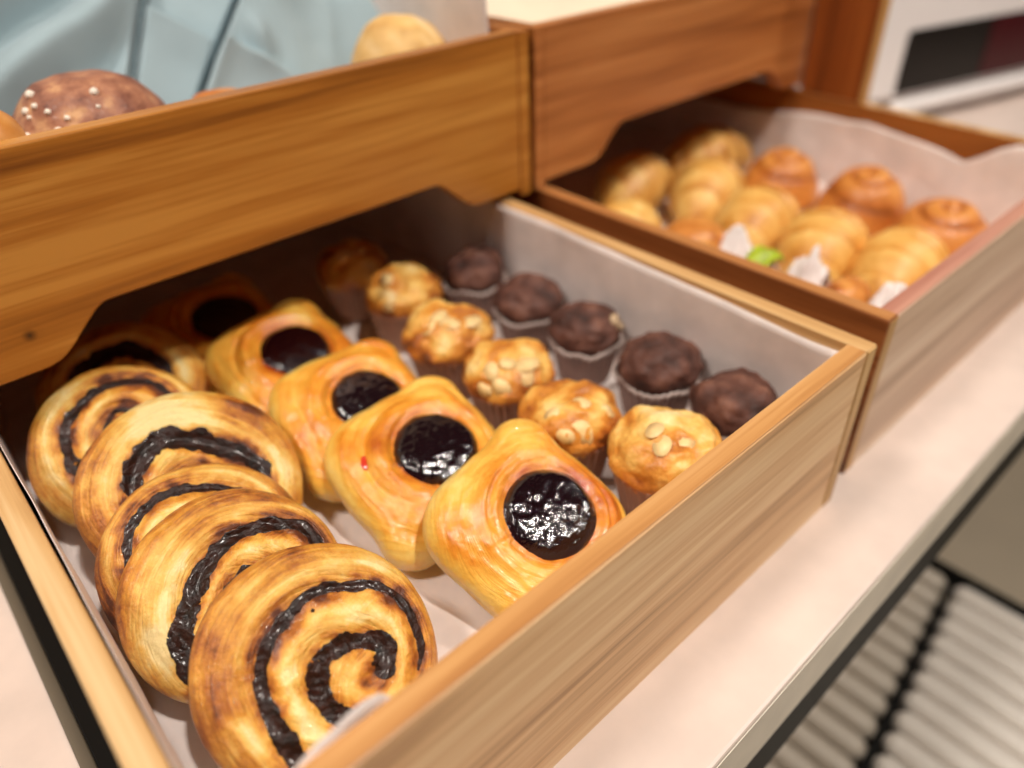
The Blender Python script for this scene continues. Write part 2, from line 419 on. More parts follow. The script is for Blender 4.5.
liner('parchment_liner', 'crumpled white baking paper under the swirls and muffins', -0.3560, -0.0118, 0.0125, 0.545, ZF + .0002,
      lambda y: -0.0035, lerp_f([(0, -.006), (.1, -.0035), (.2, -.0015), (.26, -.0002), (.28, -.0008), (.5, -.002)]),
      lerp_f([(-.37, -.004), (-.335, -.004), (-.3255, .0035), (-.316, .0050), (-.3085, .0068), (-.303, .0052), (-.2985, .0030), (-.2945, -.006), (-.285, -.022), (-.2, -.03), (-.02, -.022)]),
      lambda x: -.03, M['paper'], 1.0)
liner('parchment_liner', 'creased white baking paper under the croissants', 0.0370, 0.3675, 0.0182, 0.545, ZF + .0002,
      lambda y: -0.022, lerp_f([(.02, -.002), (.06, -.0022), (.0725, -.008), (.085, -.0175), (.0987, -.027), (.122, -.0215), (.155, -.0170), (.195, -.0115), (.2455, -.017), (.306, -.026), (.5, -.03)]),
      lambda x: -.024, lambda x: -.03, M['paper'], 4.0, wr=.0022, lean=.003, splay=math.radians(4.3))

def sheet(name, label, cat, fn, mat, nu=40, nv=40, group=None, thick=.0004):
    V = [fn(i / (nu - 1), j / (nv - 1)) for j in range(nv) for i in range(nu)]
    o = mesh_obj(name, V, grid_faces(nu, nv), mat, None); o.location = (0, 0, ZR)
    md = o.modifiers.new('thick', 'SOLIDIFY'); md.thickness = thick; md.offset = 0
    return tag(o, label, cat, group)


# ------------------------------------------------------------------ swirls
def smooth_line(pts, per=20):
    P = [Vector((p[0], p[1], 0)) for p in pts]
    P = [P[0] * 2 - P[1]] + P + [P[-1] * 2 - P[-2]]
    out = []
    for i in range(1, len(P) - 2):
        for k in range(per):
            t = k / per
            a, b, c, d = P[i - 1], P[i], P[i + 1], P[i + 2]
            out.append(0.5 * ((2 * b) + (c - a) * t + (2 * a - 5 * b + 4 * c - d) * t * t + (3 * b - a - 3 * c + d) * t ** 3))
    out.append(P[-2])
    return np.array([(v.x, v.y) for v in out])

def frame(tilt, az):
    t, a = math.radians(tilt), math.radians(az)
    n = Vector((-math.sin(t) * math.sin(a), -math.sin(t) * math.cos(a), math.cos(t)))
    e1 = (Vector((1, 0, 0)) - n * n.x).normalized(); e2 = n.cross(e1)
    return Matrix((e1, e2, n)).transposed()

def swirl(label, c, tilt, az, R, fills, widths, seed, T=.022, pale=(0, 0, 0), spots=0):
    Mx = frame(tilt, az)
    base = Vector(c) - Mx.col[2] * T
    t = thing('chocolate_swirl', label, 'swirl pastry', base, Mx, 'chocolate swirl pastries')
    lines = [smooth_line(f) for f in fills]
    allp = np.concatenate(lines); 
    m = T * .42
    rng = random.Random(seed)
    def outline(th):
        return R * (1 + .020 * noise.noise(Vector((math.cos(th) * 1.3, math.sin(th) * 1.3, seed))) + .008 * noise.noise(Vector((math.cos(th) * 5, math.sin(th) * 5, seed))))
    def dist(xn, yn):
        return float(np.sqrt(((allp[:, 0] - xn) ** 2 + (allp[:, 1] - yn) ** 2).min()))
    def top(x, y):
        th = math.atan2(y, x); r = min(1.0, math.hypot(x, y) / outline(th))
        xn, yn = x / R, y / R
        d = dist(xn, yn)
        z = m + (T - m) * max(0.0, 1 - r ** 6) ** .45 + .0030 * (1 - r * r)
        edge = max(0, 1 - r ** 6)
        z += (-.0026 * math.exp(-(d / .10) ** 2) + .0016 * math.exp(-((d - .26) / .13) ** 2)) * edge
        st = fbm(r * 12 + 1.2 * d, th * .9 + seed, seed, 2)
        z += (.0012 * st + .0007 * noise.noise(Vector((x * 130, y * 130, seed)))) * edge
        return z, d, st, r, th
    nr, nt = 58, 150
    V, B, ST = [(0, 0, 0)], [0], [(0, .35, 0)]
    z, d, st, r, th = top(1e-5, 0); V[0] = (0, 0, z); B[0] = .5
    F = []
    for i in range(1, nr + 1):
        rr = 1 - (1 - i / nr) ** 1.8
        for k in range(nt):
            th = 2 * PI * k / nt; q = outline(th) * rr
            x, y = q * math.cos(th), q * math.sin(th)
            z, d, st, r, _ = top(x, y)
            V.append((x, y, z))
            big = noise.noise(Vector((x * 45 + seed, y * 45, 3.3)))
            ST.append((min(d, .5) * .8 + r * .6, .35 * math.cos(th), .35 * math.sin(th)))
            b = .60 + .18 * st + .44 * big - .34 * math.exp(-((d - .19) / .06) ** 2) + (.34 + .55 * noise.noise(Vector((x * 210, y * 210, seed + 4)))) * math.exp(-(d / .12) ** 2)
            b += .12 * max(0, r - .75) / .25
            px, py, pa = pale
            if pa: b -= pa * math.exp(-((x / R - px) ** 2 + (y / R - py) ** 2) / .16)
            B.append(b)
    for k in range(nt): F.append((0, 1 + k, 1 + (k + 1) % nt))
    F += grid_faces(nt, nr, True, 1)
    # side and underside
    off = len(V) - nt
    prev = off
    for (rr, zz) in [(.995, .36), (.975, .27), (.945, .17), (.90, .07), (.84, .015), (.7, 0), (.4, 0)]:
        cur = len(V)
        for k in range(nt):
            th = 2 * PI * k / nt; q = outline(th) * rr * (1 + .01 * math.sin(zz * 60 + noise.noise(Vector((th * 3, seed, 0))) * 2))
            V.append((q * math.cos(th), q * math.sin(th), T * zz))
            B.append(.45 + .35 * noise.noise(Vector((th * 4, zz * 40, seed)))); ST.append((.6 + zz * .8, .35 * math.cos(th), .35 * math.sin(th)))
        for k in range(nt): F.append((prev + k, prev + (k + 1) % nt, cur + (k + 1) % nt, cur + k))
        prev = cur
    V.append((0, 0, 0)); B.append(.6); ST.append((0, 0, 0))
    for k in range(nt): F.append((prev + k, prev + (k + 1) % nt, len(V) - 1))
    mesh_obj('dough', V, F, M['pastry'], t, True, B, st=ST)
    # filling ribbons
    for ln, (w0, w1, w2) in zip(lines, widths):
        n = len(ln); FV = []; ns = 13
        for i, p in enumerate(ln):
            a = ln[max(0, i - 1)]; b2 = ln[min(n - 1, i + 1)]
            tx, ty = b2 - a; l = math.hypot(tx, ty) or 1; nx, ny = -ty / l, tx / l
            s = i / (n - 1)
            w = (w0 + (w1 - w0) * s * 2 if s < .5 else w1 + (w2 - w1) * (s - .5) * 2)
            w *= 1 + .32 * noise.noise(Vector((p[0] * 9, p[1] * 9, seed + 8)))
            w *= 1.12
            w *= min(1, .25 + 9 * s, .25 + 9 * (1 - s))
            for q in range(ns):
                u = -1 + 2 * q / (ns - 1)
                uu = u * (1 + .45 * noise.noise(Vector((p[0] * 10, p[1] * 10, seed + 2 + (3 if u > 0 else 0)))) + .14 * noise.noise(Vector((p[0] * 30, p[1] * 34, seed + (3 if u > 0 else 0)))))
                xn, yn = p[0] + nx * w * uu, p[1] + ny * w * uu
                rn = math.hypot(xn, yn)
                if rn > .985: xn, yn = xn / rn * .985, yn / rn * .985
                z = top(xn * R, yn * R)[0]
                z += .0002 - .0007 * abs(u) ** 8 + .0002 * noise.noise(Vector((xn * 22, yn * 22, seed))) + .0001
                FV.append((xn * R, yn * R, z))
        o = mesh_obj('chocolate_filling', FV, grid_faces(ns, n), M['choc'], t, True)
        sm = o.modifiers.new('soften', 'SMOOTH'); sm.factor = .5; sm.iterations = 2
        md = o.modifiers.new('thick', 'SOLIDIFY'); md.thickness = .0008; md.offset = -1
    for k in range(spots):
        aa = rng.uniform(0, 2 * PI); rr = rng.uniform(.3, .85) * R
        bm = bmesh.new(); bmesh.ops.create_icosphere(bm, subdivisions=1, radius=rng.uniform(.0006, .0013))
        z = top(rr * math.cos(aa), rr * math.sin(aa))[0]
        bmesh.ops.translate(bm, vec=(rr * math.cos(aa), rr * math.sin(aa), z), verts=bm.verts[:])
        bm_obj('chocolate_crumb', bm, M['choc'], t, True)
    return t

swirl('frontmost chocolate swirl, whole coil of dark filling in view, against the front board', (-0.2991, 0.0658, -0.0392), 33, 12, .0487,
      [[(-.43, -.80), (-.47, -.64), (-.50, -.466), (-.493, -.268), (-.464, -.028), (-.426, .135), (-.335, .262), (-.203, .364), (-.057, .421), (.129, .474), (.318, .459), (.503, .361), (.687, .254), (.786, .078), (.811, -.111), (.774, -.295), (.721, -.424), (.614, -.53)],
       [(.12, -.60), (-.02, -.53), (-.099, -.416), (-.11, -.215), (-.063, -.093), (.035, -.007), (.159, .003), (.29, -.043), (.445, -.121), (.47, -.242), (.39, -.346), (.31, -.36)]],
      [(.085, .050, .035), (.075, .085, .095)], 1.7, pale=(-.25, -.45, .25), spots=6)
swirl('second chocolate swirl from the front board, half covered by the frontmost one', (-0.3070, 0.1242, -0.0382), 26, 12, .0478,
      [[(-.60, -.66), (-.617, -.50), (-.60, -.36), (-.55, -.19), (-.38, .034), (-.177, .203), (-.001, .311), (.191, .366), (.39, .348), (.6, .264), (.787, .10), (.80, -.15), (.68, -.42), (.42, -.58)],
       [(-.08, -.45), (-.15, -.25), (-.05, -.08), (.15, -.02), (.36, -.10), (.42, -.28), (.25, -.34)]],
      [(.125, .075, .05), (.06, .08, .07)], 4.2, pale=(-.75, -.2, .38))
swirl('third chocolate swirl from the front board, only its thin dark arc showing between larger ones', (-0.3068, 0.1535, -0.0432), 33, 8, .0470,
      [[(-.60, .02), (-.62, .22), (-.573, .417), (-.476, .576), (-.322, .678), (-.125, .732), (.07, .70), (.30, .60), (.5, .45), (.62, .2), (.60, -.1), (.4, -.4)],
       [(-.25, -.2), (-.2, .1), (0, .22), (.2, .1), (.2, -.1)]],
      [(.05, .055, .05), (.05, .07, .05)], 7.7, T=.017)
swirl('broad chocolate swirl, pale flaky patch above its wide dark filling', (-0.2932, 0.1955, -0.0352), 34, 5, .0535,
      [[(-.50, .08), (-.43, .24), (-.342, .351), (-.208, .46), (-.025, .47), (.125, .397), (.278, .248), (.426, .082), (.554, -.112), (.56, -.3), (.4, -.5)],
       [(-.2, -.1), (-.1, .06), (.1, .02), (.15, -.15)]],
      [(.07, .115, .07), (.05, .06, .05)], 11.4, pale=(.05, .74, .85))
swirl('fifth chocolate swirl from the front board, leaning by the foot of the amber tray', (-0.3090, 0.2520, -0.0350), 39, 15, .0468,
      [[(-.33, -.40), (-.461, -.274), (-.507, -.075), (-.495, .173), (-.415, .383), (-.281, .52), (-.11, .617), (.107, .66), (.323, .62), (.578, .50), (.70, .25), (.68, -.05), (.5, -.35)],
       [(-.14, -.15), (-.10, .10), (-.03, .216), (.043, .291), (.138, .337), (.25, .28), (.3, .1)]],
      [(.085, .055, .03), (.03, .035, .03)], 15.3, pale=(-.85, 0, .15))
swirl('dark chocolate swirl in the shade under the amber upper tray', (-0.2863, 0.3200, -0.0430), 30, 10, .0490,
      [[(-.55, 0), (-.50, .18), (-.398, .299), (-.145, .411), (.184, .412), (.386, .223), (.506, -.051), (.4, -.35), (.1, -.5)], [(-.15, -.1), (0, .1), (.18, .03), (.15, -.15)]],
      [(.10, .13, .08), (.05, .07, .05)], 19.9)


# ------------------------------------------------------------------ jam danishes
def danish(label, c, tilt, az, seed, rot=0.0, a=.0445, jam_r=.0228, T=.0258, joff=(.0060, -.0030), drip=None):
    Mx = frame(tilt, az)
    jx, jy = joff
    base = Vector(c) - Mx.col[2] * (T - .004) - Mx @ Vector((jx, jy, 0))
    t = thing('jam_danish', label, 'jam pastry', base, Mx, 'glazed pastries with a disc of dark jam')
    ears = [(47, .0064, 16), (228, .0064, 18)]
    def adiff(a1, b1): return (a1 - b1 + 180) % 360 - 180
    def outline(th):
        d = math.degrees(th) - rot
        cs, sn = abs(math.cos(math.radians(d))), abs(math.sin(math.radians(d)))
        r = a / ((cs ** 3.3 + sn ** 3.3) ** (1 / 3.3))
        for e, h, w in ears:
            r += h * math.exp(-(abs(adiff(d, e)) / w) ** 3)
            r -= .0006 * math.exp(-((abs(adiff(d, e)) - 27) / 7) ** 2)
        return r * (1 + .025 * noise.noise(Vector((math.cos(th) * 2, math.sin(th) * 2, seed))) + .008 * noise.noise(Vector((math.cos(th) * 6, math.sin(th) * 6, seed))))
    m = T * .38
    def top(x, y):
        th = math.atan2(y, x); R = outline(th); r = min(1, math.hypot(x, y) / R); d = math.degrees(th) - rot
        rj = math.hypot(x - jx, y - jy); thj = math.degrees(math.atan2(y - jy, x - jx)) - rot
        ear = sum(math.exp(-(adiff(d, e) / (w * 1.1)) ** 2) for e, h, w in ears)
        fold = sum(math.exp(-(adiff(thj, e) / 50) ** 2) for e in (140, 315))
        e6 = 1 - r ** 6
        z = m + (T - m) * max(0, 1 - r ** 4) ** .5
        z += .0036 * math.exp(-((rj - .0300) / .0055) ** 2) * (.55 + .5 * fold) * e6     # raised ring
        z -= .0050 * math.exp(-(rj / .0195) ** 2)                                        # well for the jam
        # edges of the folded flaps: arcs swinging round the jam
        arc = .0265 + .0045 * math.sin(math.radians(thj) * .5 + seed)
        z -= .0026 * math.exp(-((rj - arc) / .0011) ** 2) * fold * e6
        arc2 = .0340 + .0040 * math.sin(math.radians(thj) * 1.0 + seed * 2)
        z -= .0022 * math.exp(-((rj - arc2) / .0012) ** 2) * fold * e6
        z -= .0016 * math.exp(-((r - .80) / .05) ** 2) * ear
        st = fbm(r * 10, math.radians(d) * .8 + seed, seed, 3)
        z += .0010 * st * e6
        z += (.0016 * noise.noise(Vector((x * 48, y * 48, seed))) + .0006 * noise.noise(Vector((x * 120, y * 120, seed)))) * e6
        return z, r, st, ear, fold, rj
    nr, nt = 56, 168
    V = [(0, 0, top(1e-6, 0)[0])]; B = [.6]; F = []; ST = [(0, 0, 0)]
    for i in range(1, nr + 1):
        rr = 1 - (1 - i / nr) ** 1.8
        for k in range(nt):
            th = 2 * PI * k / nt; q = outline(th) * rr
            x, y = q * math.cos(th), q * math.sin(th)
            z, r, st, ear, fold, rj = top(x, y)
            V.append((x, y, z))
            ST.append((rj * 26, .35 * math.cos(th), .35 * math.sin(th)))
            b = .42 + .12 * st + .34 * noise.noise(Vector((x * 40 + seed, y * 40, 7))) + .26 * math.exp(-((rj - .031) / .006) ** 2) * (.4 + .6 * fold)
            b += .26 * math.exp(-(max(0, rj - jam_r) / .0030) ** 2)
            b -= .20 * max(0, r - .85) / .15
            B.append(b)
    for k in range(nt): F.append((0, 1 + k, 1 + (k + 1) % nt))
    F += grid_faces(nt, nr, True, 1)
    prev = len(V) - nt
    for (rr, zz) in [(1.0, .34), (1.008, .29), (.985, .25), (.995, .20), (.970, .15), (.97, .09), (.93, .03), (.86, 0), (.45, 0)]:
        cur = len(V)
        for k in range(nt):
            th = 2 * PI * k / nt; q = outline(th) * rr
            V.append((q * math.cos(th), q * math.sin(th), T * zz)); B.append(.12 + .3 * abs(noise.noise(Vector((th * 3, zz * 30, seed))))); ST.append((1.2 + zz * 1.5, .35 * math.cos(th), .35 * math.sin(th)))
        for k in range(nt): F.append((prev + k, prev + (k + 1) % nt, cur + (k + 1) % nt, cur + k))
        prev = cur
    V.append((0, 0, 0)); B.append(.5); ST.append((0, 0, 0))
    for k in range(nt): F.append((prev + k, prev + (k + 1) % nt, len(V) - 1))
    mesh_obj('pastry', V, F, M['danish'], t, True, B, st=ST)
    # jam disc
    JV = []; JB = []; JF = []
    nj, nk = 26, 96
    def jr(th): return jam_r * (1 + .035 * noise.noise(Vector((math.cos(th) * 2.2, math.sin(th) * 2.2, seed + 4))) + .012 * noise.noise(Vector((math.cos(th) * 7, math.sin(th) * 7, seed))))
    z0 = top(jx, jy)[0]
    JV.append((jx, jy, z0 + .0082)); JB.append(0)
    for i in range(1, nj + 1):
        rr = i / nj
        for k in range(nk):
            th = 2 * PI * k / nk; q = jr(th) * rr; x, y = jx + q * math.cos(th), jy + q * math.sin(th)
            zp = top(x, y)[0]; dome = z0 + .0082 - .0032 * rr ** 2
            e = max(0, (rr - .80) / .20)
            z = dome * (1 - e ** 2.2) + (zp - .0006) * e ** 2.2
            z = max(z, zp + .0002) if rr < .97 else z
            z += .0005 * fbm(x * 170, y * 170, seed, 3) * (1 - e)
            JV.append((x, y, z)); JB.append(.1 + .75 * max(0, (rr - .86) / .14))
    for k in range(nk): JF.append((0, 1 + k, 1 + (k + 1) % nk))
    JF += grid_faces(nk, nj, True, 1)
    last = len(JV) - nk
    JV.append((jx, jy, z0 - .001)); JB.append(.5)
    for k in range(nk): JF.append((last + k, last + (k + 1) % nk, len(JV) - 1))
    mesh_obj('jam', JV, JF, M['jam'], t, True, JB)
    if drip:
        dx, dy = drip
        bm = bmesh.new(); bmesh.ops.create_uvsphere(bm, u_segments=14, v_segments=8, radius=1)
        z = top(dx, dy)[0]
        for v in bm.verts: v.co = Vector((dx + v.co.x * .0036 + v.co.y * .001, dy + v.co.y * .0042, z + .0005 + v.co.z * .0012))
        o = bm_obj('jam_drip', bm, M['jam_spot'], t, True); o['label'] = 'small red jam spot'
    return t
M['jam_spot'] = plain('red_jam_spot', (214, 62, 40), rough=.12, coat=1)

danish('jam danish at the front board, its round jam disc wholly in view', (-0.1778, 0.0612, -0.0425), 26, 8, 1.3, rot=10, jam_r=.0232)
danish('jam danish with a small red jam spot on its edge, second from the front board', (-0.1867, 0.1376, -0.0450), 20, 8, 2.6, rot=0, a=.0455, jam_r=.0228, drip=(-.0290, .0115))
danish('third jam danish from the front board, with a ribbed pale side flap', (-0.1887, 0.1993, -0.0440), 20, 5, 4.1, rot=-6, jam_r=.0215)
danish('rear lit jam danish, a blunt pale ear standing up behind its jam', (-0.1922, 0.2772, -0.0450), 18, 5, 5.5, rot=4, jam_r=.0222)
danish('jam danish lost in the deep shade under the amber upper tray', (-0.2070, 0.3490, -0.0450), 16, 5, 7.2, rot=2, jam_r=.0225)


# ------------------------------------------------------------------ muffins
def paper_cup(parent, rb, rt, h, mat, rim_mat, seed, n=34, flare=0.0, wavy=0.0):
    nt = n * 4; V = []; F = []
    def ring(z, r, amp, dz=0):
        for k in range(nt):
            th = 2 * PI * k / nt
            tri = [0, 1, 0, -1][k % 4]
            w = wavy * noise.noise(Vector((math.cos(th) * 1.6, math.sin(th) * 1.6, seed)))
            w2 = wavy * noise.noise(Vector((math.cos(th) * 2.4, math.sin(th) * 2.4, seed + 5)))
            q = r * (1 + amp * tri) + (w * z / h if z > 0 else 0)
            V.append((q * math.cos(th), q * math.sin(th), z + dz + (w2 * .9 * max(0, z / h - .5) * 2)))
    prof = [(0, rb, .004), (h * .02, rb * 1.005, .012), (h * .35, rb + (rt - rb) * .34, .018), (h * .7, rb + (rt - rb) * .68, .022), (h * .92, rb + (rt - rb) * .92 + flare * .5, .026), (h, rt + flare, .028)]
    for z, r, a in prof: ring(z, r, a)
    for z, r, a in [(h, rt + flare - .0007, .028), (h * .6, rb + (rt - rb) * .58 - .0008, .02), (h * .05, rb - .001, .01)]: ring(z, r, a)
    F = grid_faces(nt, len(prof) + 3, True)
    V.append((0, 0, 0)); c0 = len(V) - 1
    for k in range(nt): F.append((k, (k + 1) % nt, c0))
    V.append((0, 0, h * .05)); c1 = len(V) - 1; off = nt * (len(prof) + 2)
    for k in range(nt): F.append((off + k, off + (k + 1) % nt, c1))
    cup = mesh_obj('paper_cup', V, F, mat, parent, False)
    # the paler paper edge
    RV = []; nr = nt
    o0 = nt * (len(prof) - 1)
    for k in range(nt):
        x, y, z = V[o0 + k]; l = math.hypot(x, y)
        for (dr, dz) in ((.00035, -.0016), (.00055, .0004), (-.0010, .0004), (-.0010, -.0012)):
            RV.append((x * (l + dr) / l, y * (l + dr) / l, z + dz))
    RF = []
    for k in range(nt):
        a, b = k * 4, ((k + 1) % nt) * 4
        for q in range(4): RF.append((a + q, b + q, b + (q + 1) % 4, a + (q + 1) % 4))
    mesh_obj('cup_edge', RV, RF, rim_mat, cup, False)
    return cup

def cake(parent, rin, z0, rd, zd, ht, mat, seed, lump, cell, choc=False, crack=None):
    """muffin cake: inside the cup from z0, overhanging to radius rd at height zd, topped at ht"""
    nt, nr = 92, 50; V = []; B = []
    def surf(th, s):
        # s 0 (bottom) .. 1 (top centre)
        if s < .3:
            t = s / .3; r = rin + (rd - rin) * t ** 1.5; z = z0 + (zd - z0) * t
        else:
            t = (s - .3) / .7; ang = t * PI / 2
            r = rd * math.cos(ang) ** .80 if ang < PI / 2 - 1e-6 else 0; z = zd + (ht - zd) * math.sin(ang) ** .92
        return r, z
    for j in range(nr):
        s = j / (nr - 1)
        for k in range(nt):
            th = 2 * PI * k / nt
            r, z = surf(th, s)
            x, y = r * math.cos(th), r * math.sin(th)
            p = Vector((x, y, z))
            big = noise.noise(p * 38 + Vector((seed, 0, 0)))
            mid = noise.noise(p * 95 + Vector((0, seed, 0)))
            cel = noise.voronoi(p * cell + Vector((seed, seed, 0)))[0]
            cv = min(1, (cel[1] - cel[0]) * 2.2)
            f = min(1, max(0, (s - .18) / .2))
            disp = (lump * (1.2 * big + .95 * mid + .15 * (cv - .5)) + .0011 * noise.noise(p * 240)) * f
            nrm = Vector((x, y, (z - zd) * 1.2 + .004)); nrm.normalize()
            p = p + nrm * disp
            V.append(tuple(p))
            if choc: b = .5 - .5 * mid - .35 * (cv - .5) + .2 * big
            else:
                b = .50 + .58 * noise.noise(p * 62 + Vector((3, seed, 1))) - .12 * (cv - .5) + .35 * max(0, 1 - (z - zd) / (ht - zd) * 1.8) * f
            B.append(b)
    F = grid_faces(nt, nr, True)
    V.append((0, 0, z0)); B.append(.5); c = len(V) - 1
    for k in range(nt): F.append((k, (k + 1) % nt, c))
    o = mesh_obj('cake', V, F, mat, parent, True, B)
    def at(th, s):
        j = int(s * (nr - 1)); k = int((th % (2 * PI)) / (2 * PI) * nt) % nt
        i = j * nt + k
        p = Vector(V[i]); a = Vector(V[j * nt + (k + 2) % nt]) - Vector(V[j * nt + (k - 2) % nt]); b = Vector(V[min(nr - 1, j + 2) * nt + k]) - Vector(V[(j - 2) * nt + k])
        n = a.cross(b).normalized()
        if n.z < 0 and s > .5: n = -n
        return p, n
    return o, at

def flake(parent, name, p, n, r, mat, seed, thick=.00016):
    rng = random.Random(seed)
    a = n.orthogonal().normalized(); b = n.cross(a); ph = rng.uniform(0, PI)
    n2 = (n + a * rng.uniform(-.12, .12) + b * rng.uniform(-.12, .12)).normalized()
    a = n2.orthogonal().normalized(); b = n2.cross(a)
    bm = bmesh.new(); top = []; bot = []; N = 18
    for k in range(N):
        th = 2 * PI * k / N
        rr = r * (1 - .22 * math.cos(th - ph) + .18 * math.cos(2 * (th - ph)))
        q = p + (a * math.cos(th) + b * math.sin(th)) * rr
        top.append(bm.verts.new(q + n2 * thick * 1.4)); bot.append(bm.verts.new(q - n2 * thick))
    bm.faces.new(top); bm.faces.new(bot[::-1])
    for k in range(N): bm.faces.new((top[k], bot[k], bot[(k + 1) % N], top[(k + 1) % N]))
    bmesh.ops.bevel(bm, geom=[e for e in bm.edges if e.calc_face_angle(0) > 1], offset=.00012, segments=1, affect='EDGES')
    return bm_obj(name, bm, mat, parent, True)

def almond_muffin(label, x, y, seed, k=1.0, flakes=()):
    t = thing('almond_muffin', label, 'muffin', (x, y, ZF + .0019), seed * 1.1, 'golden almond muffins')
    paper_cup(t, .0195 * k, .0262 * k, .0330 * k, M['cup_brown'], M['cup_brown'], seed)
    o, at = cake(t, .0170 * k, .0040, .0282 * k, .0355 * k, .0560 * k, M['almond_cake'], seed * 3.1, .0026, 60)
    for i, (th, s, r) in enumerate(flakes):
        p, n = at(th - seed * 1.1, s)
        flake(t, 'almond_flake', p, n, r, M['almond'], seed * 10 + i)
    return t

def choc_muffin(label, x, y, seed, k=1.0, nuts=()):
    t = thing('chocolate_muffin', label, 'muffin', (x, y, ZF + .0019), seed * .9, 'dark chocolate muffins')
    paper_cup(t, .0180 * k, .0238 * k, .0310 * k, M['cup_dark'], M['cup_rim'], seed, flare=.0008, wavy=.0026)
    o, at = cake(t, .0168 * k, .0040, .0245 * k, .0350 * k, .0530 * k, M['choc_cake'], seed * 2.3 + 4, .0030, 50, True)
    for i, (th, s, r) in enumerate(nuts):
        p, n = at(th - seed * .9, s)
        flake(t, 'nut_piece', p, n, r, M['nut'], seed * 7 + i, .0016)
    return t

R_ = random.Random(3)
def fl_(n, s0=.5, s1=.92, facing=-2.3, spread=1.5, r0=.0046, r1=.0068):
    return [(facing + R_.uniform(-spread, spread), R_.uniform(s0, s1), R_.uniform(r0, r1)) for _ in range(n)]

almond_muffin('almond muffin pressed against the front board, cup half hidden by it', -.1030, .0515, 1, 1.05, fl_(3, .6, .95, -2.0, 1.2))
almond_muffin('second almond muffin from the front board, two broad pale flakes on its near side', -.1152, .1075, 2, .99, [(-2.05, .52, .0066), (-2.45, .55, .0044), (-1.2, .66, .0045), (-2.9, .75, .004), (-1.7, .86, .0045)])
almond_muffin('almond muffin scattered with several pale flakes, third from the front board', -.1104, .1647, 3, .97, [(-2.5, .55, .0055), (-2.75, .68, .005), (-1.7, .62, .006), (-1.35, .74, .006), (-2.1, .85, .005), (-2.9, .45, .0045)])
almond_muffin('almond muffin leaning low beside the rear jam danishes, fourth from the front board', -.1117, .2224, 4, 1.02, fl_(4, .5, .95, -2.0, 1.4))
almond_muffin('almond muffin at the shade line, last of the lit almond row', -.0990, .2907, 5, .99, fl_(2, .5, .95, -2.0, 1.4))
almond_muffin('almond muffin in deep shade behind the lit almond row', -.1010, .3520, 6, 1.0, fl_(2))
choc_muffin('chocolate muffin in the tray corner by the front board, cup mostly hidden', -.0395, .0505, 1, 1.0)
choc_muffin('chocolate muffin with a beaked crack in its top, second from the tray corner', -.0395, .1067, 2, 1.03)
choc_muffin('chocolate muffin with a pale nut piece on its top, third from the tray corner', -.0390, .1675, 3, .97, [(-1.1, .62, .0035), (-1.0, .50, .003)])
choc_muffin('chocolate muffin with a smooth low top, fourth from the tray corner', -.0395, .2230, 4, .98)
choc_muffin('chocolate muffin half in shade below the tray joint, last of its row', -.0390, .2830, 5, .97)


# ------------------------------------------------------------------ croissants and buns
def croissant(label, x, y, rot, seed, L=.052, Rm=.031, bend=.005):
    t = thing('croissant', label, 'croissant', (x, y, ZF + .0019), rot, 'plain golden croissants')
    nu, nt = 110, 48; V = []; B = []; ST = []
    for j in range(nu):
        u = -1 + 2 * j / (nu - 1)
        cx = u * L; cy = -bend * u * u + bend * .3
        for k in range(nt):
            th = 2 * PI * k / nt
            ph = abs(u) * 2.9 + .22 * math.cos(th + seed) + .12 * noise.noise(Vector((u * 2, math.cos(th), seed)))
            fr = ph - math.floor(ph)
            step = (1 - fr)                                     # each layer is fattest at its inner edge
            r = Rm * (max(0, 1 - abs(u) ** 2.0)) ** .78 * (.88 + .19 * step) + .0035 * max(0, 1 - abs(u) ** 8)
            r *= 1 + .05 * noise.noise(Vector((u * 3, math.cos(th) * 1.2, seed + math.sin(th))))
            yy = math.cos(th) * r * 1.0; zz = math.sin(th) * r * .92
            V.append((cx, cy + yy, max(0.0, zz + Rm * .80 * (1 - .35 * abs(u) ** 2))))
            B.append(.36 + .46 * fr ** 3 + .30 * noise.noise(Vector((u * 5, math.cos(th) * 1.5, seed + math.sin(th)))) + .10 * math.sin(th)); ST.append((u, .35 * math.cos(th), .35 * math.sin(th)))
    F = grid_faces(nt, nu, True)
    for off, uu in ((0, -1), ((nu - 1) * nt, 1)):
        V.append((uu * (L + .001), -bend * .7, Rm * .5)); B.append(.6); ST.append((0, 0, 0)); c = len(V) - 1
        for k in range(nt): F.append((off + k, off + (k + 1) % nt, c))
    o = mesh_obj('croissant_body', V, F, M['croissant'], t, True, B, st=ST)
    return t

def one_mesh(o, name, label, cat, group=None):
    o.name = name; return tag(o, label, cat, group)

